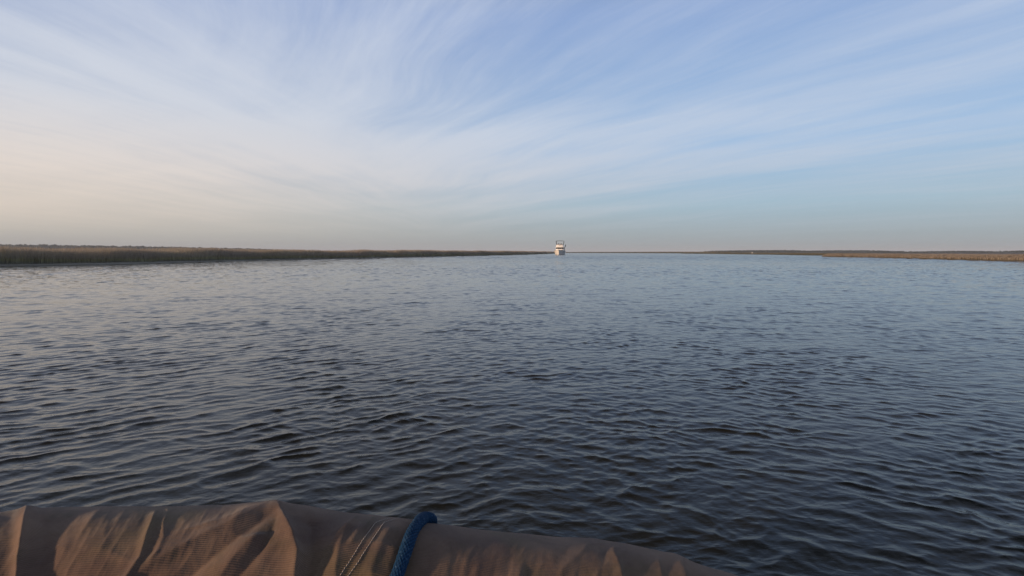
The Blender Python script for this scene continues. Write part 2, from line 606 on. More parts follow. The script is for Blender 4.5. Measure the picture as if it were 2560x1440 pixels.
# ------------------------------------------------------------------ far woods
def woods(label, pts, hfun, count, mat, seed, depth=40, spread=1.0):
    g = np.random.default_rng(seed)
    ln = polyline(pts, 600)
    u = g.uniform(0, 1, count)
    i = (u * 598).astype(int)
    base = ln[i] + g.normal(0, 1, (count, 2)) * depth * np.array([0.15, 0.5])
    h = hfun(u) * (0.94 + 0.20 * g.uniform(0, 1, count) ** 2)
    vs, fs, hf, rn = [], [], [], []
    m = 26
    # each crown is a loose ball of leaf clumps over a short trunk
    th = g.uniform(0, 2 * math.pi, (count, m))
    cz = g.uniform(-1, 1, (count, m))
    rad = (0.55 + 0.45 * g.uniform(0, 1, (count, m)))
    cw = h[:, None] * 0.42 * spread
    sx = np.sqrt(1 - cz ** 2) * np.cos(th) * rad * cw
    sy = np.sqrt(1 - cz ** 2) * np.sin(th) * rad * cw
    szz = h[:, None] * (0.56 + 0.40 * cz * rad)
    cx = base[:, None, 0] + sx
    cy = base[:, None, 1] + sy
    c0 = np.stack([cx, cy, szz], -1).reshape(-1, 3)
    q = len(c0)
    sz = (np.repeat(h, m) * 0.15)[:, None]
    a = g.normal(0, 1, (q, 3))
    a /= np.linalg.norm(a, axis=1)[:, None]
    b = np.cross(a, g.normal(0, 1, (q, 3)))
    b /= np.linalg.norm(b, axis=1)[:, None]
    co = np.stack([c0 - a * sz - b * sz * .6, c0 + a * sz - b * sz, c0 + a * sz * .7 + b * sz, c0 - a * sz + b * sz * .8], 1).reshape(-1, 3)
    fa = np.arange(q * 4).reshape(-1, 4)
    # trunks and undergrowth: upright slabs from the ground into the crown
    tw = h * 0.35
    tv = np.stack([np.column_stack([base[:, 0] - tw, base[:, 1], 0 * h]), np.column_stack([base[:, 0] + tw, base[:, 1] + tw, 0 * h]),
                   np.column_stack([base[:, 0] + tw * .8, base[:, 1] + tw, h * .6]), np.column_stack([base[:, 0] - tw * .8, base[:, 1], h * .6])], 1).reshape(-1, 3)
    fa2 = np.arange(len(h) * 4).reshape(-1, 4) + len(co)
    co = np.concatenate([co, tv])
    fa = np.concatenate([fa, fa2])
    rn = np.concatenate([np.repeat(np.repeat(g.uniform(0, 1, count), m), 4), np.repeat(g.uniform(0, 1, count), 4)])
    o = mesh_np('woodland', co, fa, mat, smooth=False, attrs={'hfrac': np.clip(co[:, 2] / 12, 0, 1), 'rnd': rn})
    tag(o, label, 'woodland', kind='stuff')


wood = grass_mat('tree_foliage', (0.018, 0.022, 0.018), (0.02, 0.025, 0.02), (0.024, 0.029, 0.022), (0.028, 0.033, 0.026))


def at(pxx, d):
    return ((pxx - 1280) / F * d, d)


def prof(stops, d):
    """wood height so that its top shows at photograph rows given for columns"""
    def f(u):
        xs = np.array([s_[0] for s_ in stops], float)
        ys = np.array([s_[1] for s_ in stops], float)
        x = xs[0] + u * (xs[-1] - xs[0])
        return np.maximum(CAM_H + (630.5 - np.interp(x, xs, ys)) / F * d, 0.6)
    return f


woods('long hazy grey wooded ridge beyond the marsh, right of the yacht',
      [at(1735, 1150), at(2240, 1150)],
      prof([(1735, 631), (1760, 629.5), (1800, 626.8), (1900, 625.8), (1985, 625.6), (2000, 627.2), (2060, 626.4), (2130, 625.8), (2185, 626.6), (2240, 628)], 1150),
      1500, wood, 41)
woods('low dark tree line behind the tan grass at the right edge',
      [at(2190, 900), at(2760, 820)],
      prof([(2190, 628.4), (2230, 629.4), (2290, 628.8), (2380, 627.5), (2450, 627.4), (2500, 628.6), (2520, 629.6), (2535, 627.4), (2600, 626.4), (2760, 626)], 860),
      1300, wood, 42, depth=25)
woods('thin far tree line showing just above the tall grass at the left edge',
      [at(-420, 900), at(700, 1250)],
      prof([(-420, 610), (0, 613.2), (130, 614.2), (300, 615.8), (420, 617.6), (640, 620.6), (700, 624)], 1000),
      1400, wood, 43, depth=25)

# ------------------------------------------------------------------ channel marker on the far shore
white = simple_mat('white_gelcoat', (0.80, 0.75, 0.70), 0.32)
wood_post = simple_mat('weathered_timber', (0.22, 0.18, 0.14), 0.85, var=0.3)


def box_bm(bm, x0, x1, y0, y1, z0, z1, bevel=0.0):
    vs = [bm.verts.new(p) for p in ((x0, y0, z0), (x1, y0, z0), (x1, y1, z0), (x0, y1, z0), (x0, y0, z1), (x1, y0, z1), (x1, y1, z1), (x0, y1, z1))]
    fs = [bm.faces.new([vs[i] for i in q]) for q in ((0, 3, 2, 1), (4, 5, 6, 7), (0, 1, 5, 4), (1, 2, 6, 5), (2, 3, 7, 6), (3, 0, 4, 7))]
    if bevel:
        ed = list({e for f in fs for e in f.edges})
        bmesh.ops.bevel(bm, geom=ed, offset=bevel, segments=2, affect='EDGES')


def tube_bm(bm, pts, rad, seg=8, caps=True):
    pts = [Vector(p) for p in pts]
    rings = []
    n = len(pts)
    prev = None
    for i, p in enumerate(pts):
        t = (pts[min(i + 1, n - 1)] - pts[max(i - 1, 0)]).normalized()
        if prev is None:
            a = t.orthogonal().normalized()
        else:
            a = (prev - t * prev.dot(t)).normalized()
        prev = a
        b = t.cross(a)
        r_ = rad[i] if isinstance(rad, (list, tuple)) else rad
        rings.append([bm.verts.new(p + (a * math.cos(2 * math.pi * j / seg) + b * math.sin(2 * math.pi * j / seg)) * r_) for j in range(seg)])
    for i in range(n - 1):
        for j in range(seg):
            bm.faces.new((rings[i][j], rings[i][(j + 1) % seg], rings[i + 1][(j + 1) % seg], rings[i + 1][j]))
    if caps:
        bm.faces.new(rings[0][::-1])
        bm.faces.new(rings[-1])


gx = ground(1879, 636.4)
mk = bpy.data.objects.new('channel_marker', None)
COL.objects.link(mk)
mk.location = (gx[0], gx[1], 0)
tag(mk, 'small white marker board on a post at the water edge below the wooded ridge', 'channel marker')
bm = bmesh.new()
tube_bm(bm, [(0, 0, -0.6), (0, 0, 1.25)], 0.09, 8)
from_bm('post', bm, wood_post, mk)
bm = bmesh.new()
box_bm(bm, -0.24, 0.24, -0.13, -0.095, 0.75, 1.25, 0.01)
from_bm('board', bm, white, mk)


# ------------------------------------------------------------------ motor yacht
def build_yacht():
    glass = simple_mat('tinted_glass', (0.012, 0.012, 0.014), 0.08, var=0.05)
    steel = simple_mat('dull_steel', (0.32, 0.33, 0.35), 0.35, 0.8)
    navy = simple_mat('navy_canvas', (0.02, 0.022, 0.03), 0.8)
    grey = simple_mat('grey_canvas', (0.16, 0.17, 0.19), 0.8)
    bim = simple_mat('charcoal_canvas', (0.07, 0.075, 0.085), 0.8)
    teak = simple_mat('teak', (0.16, 0.09, 0.05), 0.6, var=0.3)
    bottom = simple_mat('boot_stripe', (0.03, 0.022, 0.02), 0.5)
    root = bpy.data.objects.new('motor_yacht', None)
    COL.objects.link(root)
    tag(root, 'white flybridge motor yacht coming bow-on down the creek', 'boat')
    Lh = 13.0

    def half(t, q):
        """half breadth at length fraction t from the stem, height fraction q"""
        deck = 2.8 * (1 - (1 - min(t / 0.42, 1)) ** 2.1) * (1 - 0.10 * max(0, (t - 0.6) / 0.4))
        wl = 2.45 * (1 - (1 - min(t / 0.55, 1)) ** 1.5) * (1 - 0.08 * max(0, (t - 0.6) / 0.4))
        return wl + (deck - wl) * q ** 1.2

    def sheer(t):
        return 1.50 + 1.0 * (1 - t) ** 2.0
    # hull: port and starboard lofts meeting at a raked stem
    bm = bmesh.new()
    NT_, NQ = 34, 9
    grid = {}
    for i in range(NT_ + 1):
        t = (i / NT_) ** 1.35
        for side in (-1, 1):
            for j in range(-2, NQ + 1):
                q = j / NQ
                z = sheer(t) * q if q >= 0 else 0.35 * q * 4
                rake = -0.95 * max(q, 0) * (1 - t) ** 3 + (0.5 * -q * (1 - t) ** 2 if q < 0 else 0)
                hb = half(t, max(q, 0)) * (1.0 if q >= 0 else 1 + q * 1.6)
                if i == 0:
                    hb = 0.02
                grid[i, side, j] = bm.verts.new((side * hb, t * Lh + rake, z))
    for i in range(NT_):
        for side in (-1, 1):
            for j in range(-2, NQ):
                bm.faces.new((grid[i, side, j], grid[i + 1, side, j], grid[i + 1, side, j + 1], grid[i, side, j + 1]))
    for j in range(-2, NQ):
        bm.faces.new((grid[0, -1, j], grid[0, 1, j], grid[0, 1, j + 1], grid[0, -1, j + 1]))
        bm.faces.new((grid[NT_, -1, j], grid[NT_, 1, j], grid[NT_, 1, j + 1], grid[NT_, -1, j + 1]))
    hull = from_bm('hull', bm, white, root, True)
    # deck
    bm = bmesh.new()
    prev = None
    for i in range(NT_ + 1):
        t = (i / NT_) ** 1.35
        hb = max(half(t, 1) - 0.06, 0.01)
        y = t * Lh - 0.95 * (1 - t) ** 3
        cur = [bm.verts.new((x_, y, sheer(t) - 0.10)) for x_ in (-hb, 0, hb)]
        if prev:
            for a_ in (0, 1):
                bm.faces.new((prev[a_], prev[a_ + 1], cur[a_ + 1], cur[a_]))
        prev = cur
    from_bm('deck', bm, teak, root)
    for side in (-1, 1):
        pts, wl = [], []
        for i in range(NT_ + 1):
            t = (i / NT_) ** 1.35
            pts.append((side * (half(t, 1) + 0.02), t * Lh - 0.95 * (1 - t) ** 3, sheer(t) + 0.01))
            wl.append((side * (half(t, 0) + 0.015), t * Lh + 0.02, 0.10))
        bm = bmesh.new()
        tube_bm(bm, pts, 0.05, 6)
        from_bm('rub_rail', bm, teak if side < 0 else steel, hull)
        bm = bmesh.new()
        tube_bm(bm, wl, 0.05, 6)
        from_bm('boot_stripe', bm, bottom, hull)
    # stem roller, pulpit and anchor
    bm = bmesh.new()
    box_bm(bm, -0.22, 0.22, -1.75, -0.3, 2.44, 2.54, 0.03)
    from_bm('bow_pulpit', bm, white, root)
    an = bmesh.new()
    tube_bm(an, [(0, -1.72, 2.42), (0, -1.35, 1.95)], 0.05, 6)
    tube_bm(an, [(-0.26, -1.22, 2.1), (0, -1.33, 1.9), (0.26, -1.22, 2.1)], 0.045, 6)
    from_bm('anchor', an, steel, root)
    # bow rail with stanchions
    for side in (-1, 1):
        rb = bmesh.new()
        pts = []
        for i in range(14):
            t = i / 13 * 0.55
            y = t * Lh - 0.95 * (1 - t) ** 3 - (0.7 if i == 0 else 0)
            pts.append((side * max(half(t, 1) - 0.08, 0.16), y, sheer(t) + 0.72))
        tube_bm(rb, pts, 0.022, 6)
        rail = from_bm('handrail', rb, steel, root)
        for i in range(0, 14, 2):
            sb = bmesh.new()
            x_, y_, z_ = pts[i]
            tube_bm(sb, [(x_, y_, z_), (x_, y_ + (0.05 if i else 0.3), z_ - 0.78)], 0.018, 5)
            from_bm('stanchion', sb, steel, rail)

    def house(name, secs, mat, bevel=0.05):
        """secs: list of (z, half width, y front, y back)"""
        b_ = bmesh.new()
        rings = []
        for z, hw, yf, yb in secs:
            rings.append([b_.verts.new(p) for p in ((-hw, yf + 0.25, z), (-hw * 0.55, yf, z), (hw * 0.55, yf, z), (hw, yf + 0.25, z), (hw, yb, z), (-hw, yb, z))])
        for a_, c_ in zip(rings[:-1], rings[1:]):
            for j in range(6):
                b_.faces.new((a_[j], a_[(j + 1) % 6], c_[(j + 1) % 6], c_[j]))
        b_.faces.new(rings[-1])
        b_.faces.new(rings[0][::-1])
        return from_bm(name, b_, mat, root)
    house('trunk_cabin', [(1.7, 1.55, 1.6, 4.4), (2.55, 1.4, 2.0, 4.4)], white)
    house('wheelhouse', [(1.5, 1.90, 4.1, 9.6), (2.85, 1.86, 4.3, 9.6), (3.80, 1.76, 4.75, 9.5)], white)
    house('bridge_deck', [(3.80, 2.12, 4.1, 11.6), (3.96, 2.12, 4.1, 11.6)], white)
    house('flybridge_coaming', [(3.96, 1.85, 4.5, 8.4), (5.15, 1.66, 5.0, 8.3)], white)
    vw = house('venturi_screen', [(5.155, 1.62, 5.05, 6.3), (5.40, 1.58, 5.25, 6.3)], glass)
    # windscreen panes follow the raked front
    for x0, x1 in ((-0.98, -0.36), (-0.30, 0.30), (0.36, 0.98)):
        b_ = bmesh.new()
        yb, yt = 4.28, 4.70
        vs = [b_.verts.new(p) for p in ((x0, yb, 2.95), (x1, yb, 2.95), (x1 * .96, yt - 0.015, 3.70), (x0 * .96, yt - 0.015, 3.70),
                                        (x0, yb + .05, 2.95), (x1, yb + .05, 2.95), (x1 * .96, yt + .035, 3.70), (x0 * .96, yt + .035, 3.70))]
        for q in ((0, 1, 2, 3), (4, 7, 6, 5), (0, 4, 5, 1), (1, 5, 6, 2), (2, 6, 7, 3), (3, 7, 4, 0)):
            b_.faces.new([vs[i] for i in q])
        from_bm('windscreen', b_, glass, root)
    for side in (-1, 1):
        # quarter panes at the corners of the front
        b_ = bmesh.new()
        vs = [b_.verts.new(p) for p in ((side * 1.10, 4.31, 2.95), (side * 1.80, 4.50, 2.95), (side * 1.70, 4.90, 3.70), (side * 1.04, 4.72, 3.70))]
        b_.faces.new(vs)
        ret = bmesh.ops.extrude_face_region(b_, geom=b_.faces[:])
        for v in ret['geom']:
            if isinstance(v, bmesh.types.BMVert):
                v.co += Vector((0, 0.05, 0))
        bmesh.ops.translate(b_, verts=b_.verts[:], vec=(0, -0.02, 0))
        from_bm('windscreen', b_, glass, root)
        for y0, y1 in ((5.2, 6.5), (6.7, 8.0), (8.2, 9.2)):
            b_ = bmesh.new()
            box_bm(b_, side * 1.82 - 0.05, side * 1.82 + 0.05, y0, y1, 2.95, 3.6, 0.02)
            from_bm('side_window', b_, glass, root)
        b_ = bmesh.new()
        box_bm(b_, side * 1.0 - 0.3, side * 1.0 + 0.3, 1.66, 1.9, 2.05, 2.30, 0.02)
        from_bm('cabin_hatch', b_, glass, root)
    # badge recess on the coaming, helm seat and console
    b_ = bmesh.new()
    box_bm(b_, -0.14, 0.3, 4.66, 4.80, 4.55, 4.85, 0.02)
    from_bm('searchlight', b_, grey, root)
    for sx in (-0.7, 0.55):
        b_ = bmesh.new()
        box_bm(b_, sx - 0.3, sx + 0.3, 6.9, 7.4, 4.7, 5.2, 0.06)
        box_bm(b_, sx - 0.3, sx + 0.3, 7.3, 7.45, 5.2, 5.85, 0.05)
        from_bm('helm_seat', b_, navy if sx > 0 else grey, root)
    # bimini: canvas top on a bowed frame
    b_ = bmesh.new()
    nu, nv_ = 14, 8
    for sgn in (0, 1):
        g_ = [[b_.verts.new((-2.0 + 4.0 * i / nu, 6.0 + 2.8 * j / nv_, 7.0 + 0.28 * math.sin(math.pi * i / nu) ** 0.7 - sgn * 0.05)) for j in range(nv_ + 1)] for i in range(nu + 1)]
        for i in range(nu):
            for j in range(nv_):
                b_.faces.new((g_[i][j], g_[i + 1][j], g_[i + 1][j + 1], g_[i][j + 1]))
    from_bm('bimini_top', b_, bim, root, True)
    for y in (6.05, 7.4, 8.75):
        b_ = bmesh.new()
        pts = [(-1.72, 7.0 + (y - 7.4) * .7, 5.0), (-2.0, y, 6.75)]
        for i in range(9):
            a = math.pi * (1 - i / 8)
            pts.append((2.0 * math.cos(a) if 0 < i < 8 else 2.0 * math.cos(a), y, 6.93 + 0.26 * math.sin(a) ** 0.7))
        pts += [(2.0, y, 6.75), (1.72, 7.0 + (y - 7.4) * .7, 5.0)]
        tube_bm(b_, pts, 0.075, 6)
        from_bm('bimini_frame', b_, bim, root)
    # ensign furled on its staff, port quarter; ladder; radar mast
    b_ = bmesh.new()
    tube_bm(b_, [(2.25, 9.8, 1.6), (2.25, 10.0, 3.6), (2.55, 10.4, 5.4)], 0.07, 6)
    from_bm('ensign_staff', b_, navy, root)
    b_ = bmesh.new()
    tube_bm(b_, [(2.38, 10.2, 4.0), (2.50, 10.3, 4.25), (2.58, 10.38, 4.8), (2.55, 10.4, 5.3)], [0.10, 0.24, 0.22, 0.08], 8)
    from_bm('ensign', b_, navy, root, True)
    b_ = bmesh.new()
    tube_bm(b_, [(0.5, 8.6, 5.0), (0.5, 8.7, 6.9), (0.5, 8.7, 7.6)], 0.045, 6)
    from_bm('mast', b_, steel, root)
    b_ = bmesh.new()
    tube_bm(b_, [(-1.4, 9.2, 3.9), (-1.4, 9.5, 7.9)], 0.02, 5)
    from_bm('antenna', b_, white, root)
    for sx in (-2.05, 2.05):
        for y in (8.8, 10.0, 11.4):
            b_ = bmesh.new()
            tube_bm(b_, [(sx, y, 1.4), (sx, y, 3.82)], 0.05, 6)
            from_bm('deck_post', b_, white, root)
    for y0 in (5.0, 7.6):
        b_ = bmesh.new()
        tube_bm(b_, [(2.56, y0, 0.35), (2.58, y0, 0.45), (2.58, y0, 1.0), (2.56, y0, 1.12)], [0.05, 0.13, 0.13, 0.05], 8)
        from_bm('fender', b_, white, root, True)
    D = 283.0
    root.location = ((1396.8 - 1280) / F * D, D, 0)
    root.rotation_euler = (0, 0, R(-9.5))
    return root


build_yacht()

# ------------------------------------------------------------------ canvas cover over the near gunwale
cp, sp = math.cos(R(PITCH)), math.sin(R(PITCH))


def ray(pxx, pyy):
    x = (np.asarray(pxx, float) - 1280) / F
    y = (720 - np.asarray(pyy, float)) / F
    return np.stack([x, cp + y * sp, -sp + y * cp], -1)      # unit depth


def project(P):
    d = P - np.array([0, 0, CAM_H])
    depth = d[..., 1] * cp - d[..., 2] * sp
    up = d[..., 1] * sp + d[..., 2] * cp
    return 1280 + F * d[..., 0] / depth, 720 - F * up / depth


sil = np.array([(-800, 1300), (-300, 1280), (-60, 1282), (0, 1283), (40, 1274), (75, 1270), (130, 1268), (260, 1266), (430, 1265), (560, 1262), (640, 1257), (700, 1256), (770, 1264), (870, 1282),
                (960, 1291), (1040, 1301), (1100, 1310), (1200, 1324), (1300, 1334), (1400, 1343), (1480, 1345), (1560, 1359), (1640, 1374), (1690, 1388), (1730, 1404), (1790, 1424), (1850, 1441),
                (1950, 1475), (2100, 1535), (2300, 1625)], float)


def build_cover():
    NU = 940
    u = np.linspace(-760, 2290, NU)
    # smooth the outline a little
    ys = np.interp(u, sil[:, 0], sil[:, 1])
    kern = np.hanning(9)
    kern /= kern.sum()
    ys = np.convolve(np.pad(ys, 4, 'edge'), kern, 'valid')
    depth = np.interp(u, [-760, 0, 1000, 1850, 2290], [0.70, 0.72, 0.80, 0.90, 0.97])
    rd = ray(u, ys)
    S = np.array([0, 0, CAM_H]) + rd * depth[:, None]
    Sm = np.stack([np.convolve(np.pad(S[:, i], 60, 'edge'), np.ones(121) / 121, 'valid') for i in range(3)], 1)
    T = np.gradient(Sm, axis=0)
    T /= np.linalg.norm(T, axis=1)[:, None]
    rdn = rd / np.linalg.norm(rd, axis=1)[:, None]
    wv_ = -(rdn - T * (rdn * T).sum(1)[:, None])
    wv_ /= np.linalg.norm(wv_, axis=1)[:, None]
    nv_ = np.cross(wv_, T)
    nv_ *= np.sign(nv_[:, 2])[:, None]
    Rad = 0.135
    C = S - nv_ * Rad
    phi = np.radians(np.concatenate([np.linspace(-115, -20, 30), np.linspace(-20, 0, 24)[1:], np.linspace(0, 105, 250)[1:]]))
    # around the roll, then hanging down to the water on both sides
    P = C[:, None] + Rad * (np.cos(phi)[None, :, None] * nv_[:, None] + np.sin(phi)[None, :, None] * wv_[:, None])
    near = P[:, -1:, :].copy()
    farp = P[:, :1, :].copy()
    kn = np.linspace(0, 1, 26)[1:][None, :, None]
    nearS = np.repeat(near, 25, 1)
    nearS[..., 2:] = near[..., 2:] * (1 - kn) + (-0.12) * kn
    kf = np.linspace(1, 0, 16)[:-1][None, :, None]
    farS = np.repeat(farp, 15, 1)
    farS[..., 2:] = farp[..., 2:] * (1 - kf) + (-0.12) * kf
    P = np.concatenate([farS, P, nearS], 1)
    NVt = P.shape[1]
    PH = np.concatenate([np.linspace(-2.9, -2.02, 15), phi, np.linspace(phi[-1], 3.2, 26)[1:]])
    PHI = np.repeat(PH[None], NU, 0)
    gu = np.gradient(P, axis=0)
    gv = np.gradient(P, axis=1)
    N = np.cross(gu, gv)
    N /= np.maximum(np.linalg.norm(N, axis=2), 1e-9)[..., None]
    if N[NU // 2, 60, 2] < 0:
        N = -N
    # where each point shows in the photograph, used only to lay the folds out as they lie on the cloth
    X, Y = project(P)
    sY = np.repeat(np.interp(u, u, ys)[:, None], NVt, 1)
    U = np.repeat(u[:, None], NVt, 1)
    # beyond the crest the folds simply carry on over the top
    yy = np.where(PHI >= 0, Y, 2 * sY - Y)
    yy = np.clip(yy, 1200, 1800)
    xx = np.where(PHI >= 0, X, U)
    H = np.zeros_like(xx)

    def sd(pts):
        """signed horizontal distance (px) from a fold line given top to bottom; and how far along it"""
        p = np.asarray(pts, float)
        xl = np.interp(yy, p[:, 1], p[:, 0])
        slope = np.interp(yy, 0.5 * (p[1:, 1] + p[:-1, 1]), np.diff(p[:, 0]) / np.diff(p[:, 1])) if len(p) > 2 else (p[1, 0] - p[0, 0]) / (p[1, 1] - p[0, 1])
        return (xx - xl) / np.sqrt(1 + np.asarray(slope) ** 2)

    def win(a, b, fa=15, fb=40):
        s1 = np.clip((yy - a) / fa + 0.5, 0, 1)
        s2 = np.clip((b - yy) / fb + 0.5, 0, 1)
        return s1 * s1 * (3 - 2 * s1) * s2 * s2 * (3 - 2 * s2)

    def fold(pts, amp, wl, wr, a=None, b=None, sharp=1.0, fa=15, fb=40):
        s_ = sd(pts)
        w_ = np.where(s_ < 0, wl, wr)
        q = np.abs(s_) / w_
        prof_ = np.exp(-np.sqrt(q * q + 0.02 / sharp) ** 1.25)
        return amp * prof_ * win(pts[0][1] if a is None else a, pts[-1][1] if b is None else b, fa, fb)

    # left-hand fold, sharp, with a deep hollow to its right
    H += fold([(66, 1264), (58, 1330), (50, 1400), (48, 1500), (50, 1700)], 24, 14, 12, 1255, 1700)
    H -= fold([(112, 1264), (110, 1330), (112, 1400), (125, 1520), (125, 1700)], 15, 30, 66, 1280, 1700, fa=40)
    H += fold([(-30, 1290), (-20, 1400), (-20, 1600)], 10, 60, 40, 1290, 1700, fa=40)
    H += fold([(220, 1260), (230, 1400), (230, 1700)], 5, 80, 90, 1270, 1700, fa=60)
    # thin creases
    H += fold([(392, 1272), (372, 1330), (352, 1400), (322, 1450), (280, 1560)], 12, 11, 8, 1282, 1560, fa=26)
    H += fold([(424, 1262), (408, 1310), (409, 1345), (392, 1390), (350, 1440)], 7, 8, 10, 1272, 1410)
    H += fold([(262, 1258), (205, 1330), (150, 1420)], 5, 12, 10, 1262, 1340, fb=60)
    # long diagonal ridge running down-left from the peak
    H += fold([(690, 1252), (600, 1296), (500, 1345), (400, 1402), (300, 1470), (180, 1600)], 12, 26, 13, 1256, 1600, fa=24)
    H -= fold([(690, 1276), (620, 1318), (545, 1372), (470, 1440), (380, 1540)], 14, 16, 20, 1276, 1560, fa=20)
    H += fold([(662, 1330), (615, 1362), (575, 1410), (530, 1480)], 11, 20, 16, 1335, 1500, fa=20)
    H -= fold([(690, 1300), (676, 1340), (640, 1390), (590, 1450)], 12, 14, 12, 1285, 1470, fa=25)
    H += fold([(655, 1262), (560, 1302), (455, 1330), (430, 1350)], 3.5, 9, 8, 1266, 1340)
    # big pinched fold under the peak
    H += fold([(688, 1250), (706, 1300), (728, 1340), (742, 1385), (738, 1440), (728, 1520), (720, 1700)], 27, 24, 13, 1256, 1700, fa=24)
    H -= fold([(768, 1262), (782, 1320), (782, 1380), (770, 1450), (760, 1600)], 17, 26, 34, 1290, 1650, fa=40)
    # wedge of small folds left of the seam
    H += fold([(905, 1278), (850, 1330), (815, 1376), (785, 1440), (760, 1520)], 8, 14, 10, 1288, 1520, fa=20)
    H += fold([(885, 1296), (862, 1330), (846, 1365), (838, 1420), (835, 1500)], 7, 12, 12, 1305, 1520, fa=30)
    H += fold([(935, 1290), (900, 1330), (868, 1370)], 4, 8, 7, 1290, 1370)
    # doubled cloth of the seam between the two rows of stitching
    H += 3.0 / (1 + np.exp(-(sd(SEAM_B) + 4) / 1.5)) * np.exp(-np.maximum(sd(SEAM_B), 0) / 60) * win(1282, 1700, 10)
    # between seam and rope
    H += fold([(975, 1322), (950, 1370), (930, 1420), (920, 1500)], 7, 16, 18, 1320, 1600, fa=30)
    H -= fold([(945, 1335), (915, 1390), (895, 1440)], 4, 10, 10, 1330, 1600, fa=30)
    # the rope bites in
    H -= fold([(1078, 1288), (1040, 1326), (1014, 1400), (990, 1445), (975, 1530), (970, 1700)], 9, 22, 26, 1260, 1700)
    # right of the rope: gentle puckers that grow lower down
    low = np.clip((yy - sY - 42) / 60, 0, 1)
    puck = vnoise(xx / 34 + (yy - sY) / 120, (yy - sY) / 190, 51) * 5.5 + vnoise(xx / 15 + (yy - sY) / 70, (yy - sY) / 120, 52) * 2.4
    H += puck * low * np.clip((xx - 1080) / 80, 0, 1) * np.clip((1640 - xx) / 120, 0, 1)
    H += fold([(1488, 1340), (1450, 1385), (1400, 1430), (1340, 1500)], 6, 22, 16, 1350, 1520, fa=24)
    H += fold([(1536, 1362), (1534, 1384), (1546, 1410), (1560, 1470)], 7, 9, 8, 1366, 1480)
    H -= fold([(1512, 1358), (1512, 1390), (1500, 1440)], 6, 16, 14, 1362, 1480)
    H += fold([(1640, 1376), (1650, 1420), (1660, 1500)], 6, 14, 10, 1396, 1520, fa=24)
    H += fold([(1676, 1374), (1700, 1402), (1710, 1440), (1712, 1500), (1715, 1700)], 14, 26, 12, 1384, 1700)
    # the whole cloth is never quite smooth
    H += 2.6 * fbm(xx / 95 + yy / 160, yy / 140, 3, 60) + 0.55 * fbm(xx / 22 + yy / 50, yy / 34, 2, 61)
    # crumpled small wrinkles, drawn out along the pull of the cloth
    cr = 1 - np.abs(vnoise(xx / 46 + yy / 60, yy / 75 - xx / 260, 71)) * 2
    cr2 = 1 - np.abs(vnoise(xx / 20 + yy / 34, yy / 44 - xx / 90, 72)) * 2
    # sharp drag lines that run down and left from the tight crest
    ax = xx + 0.55 * (yy - sY)
    dl = vnoise(ax / 30, (yy - sY) / 150, 81)
    dl2 = vnoise(ax / 13 + 5, (yy - sY) / 90, 82)
    drag = 1.1 * (1 - np.abs(dl)) ** 3 + 0.35 * (1 - np.abs(dl2)) ** 3
    H += drag * np.clip((yy - sY - 4) / 30, 0.1, 1) * np.where(xx > 1060, 0.75, 1.0)
    H += (1.7 * cr + 0.6 * cr2) * np.clip((yy - sY - 10) / 50, 0.15, 1) * np.where(xx > 1060, 0.6, 1.0)
    H *= 0.80
    amt = np.clip((PHI + 0.55) / 0.5, 0, 1) * np.clip((3.3 - PHI) / 1.2, 0.2, 1)
    crest = 0.42 + 0.58 * np.clip((yy - sY) / 34, 0, 1)
    Dm = np.repeat((depth / F)[:, None], NVt, 1)
    P = P + N * (H * amt * crest * Dm)[..., None]
    # material: sun-bleached tan canvas, ribbed weave, mildew and stains
    m, t, b = material('tan_canvas')
    uvx = t.n('ShaderNodeAttribute', attribute_name='along')
    uvy = t.n('ShaderNodeAttribute', attribute_name='around')
    vec = t.comb(uvx.outputs['Fac'], uvy.outputs['Fac'], 0.0)
    st = t.noise(vec, 9, 5, 0.6, 0.5)
    st2 = t.noise(t.mapping(vec, scale=(1, 0.55, 1)), 26, 4, 0.6)
    fibre = t.noise(t.mapping(vec, scale=(1, 0.3, 1)), 420, 2, 0.5)
    st3 = t.noise(t.mapping(vec, (7, 3, 0)), 5, 4, 0.6, 0.6)
    c = t.mix(t.sstep(st, 0.36, 0.64), (0.112, 0.064, 0.050, 1), (0.205, 0.126, 0.086, 1))
    c = t.mix(t.sstep(st3, 0.48, 0.70, 0, 0.7), c, (0.128, 0.092, 0.044, 1))
    c = t.mix(t.sstep(st2, 0.50, 0.74, 0, 0.65), c, (0.072, 0.054, 0.028, 1))
    c = t.mix(t.sstep(t.noise(vec, 60, 3, 0.7), 0.70, 0.80, 0, 0.6), c, (0.04, 0.03, 0.025, 1))
    rib = t.math('SINE', t.math('MULTIPLY', uvy.outputs['Fac'], 2 * math.pi / 0.0026))
    rib01 = t.math('ADD', 0.5, t.math('MULTIPLY', rib, 0.5))
    c = t.mix(t.math('MULTIPLY', rib01, 0.28), c, (0.045, 0.030, 0.022, 1))
    c = t.mix(t.math('MULTIPLY', fibre, 0.3), c, (0.20, 0.145, 0.105, 1))
    t.l(c, b.inputs['Base Color'])
    b.inputs['Roughness'].default_value = 0.9
    b.inputs['Specular IOR Level'].default_value = 0.15
    b.inputs['Sheen Weight'].default_value = 0.12
    b.inputs['Sheen Roughness'].default_value = 0.5
    bp = t.n('ShaderNodeBump')
    bp.inputs['Strength'].default_value = 0.5
    bp.inputs['Distance'].default_value = 0.0006
    t.l(t.math('ADD', t.math('MULTIPLY', rib01, -1.0), fibre), bp.inputs['Height'])
    t.l(bp.outputs[0], b.inputs['Normal'])
    along = np.repeat(np.concatenate([[0], np.cumsum(np.linalg.norm(np.diff(S, axis=0), axis=1))])[:, None], NVt, 1)
    around = np.concatenate([np.zeros((1,)), np.cumsum(np.linalg.norm(np.diff(P[NU // 2], axis=0), axis=1))])
    around = np.repeat(around[None], NU, 0)
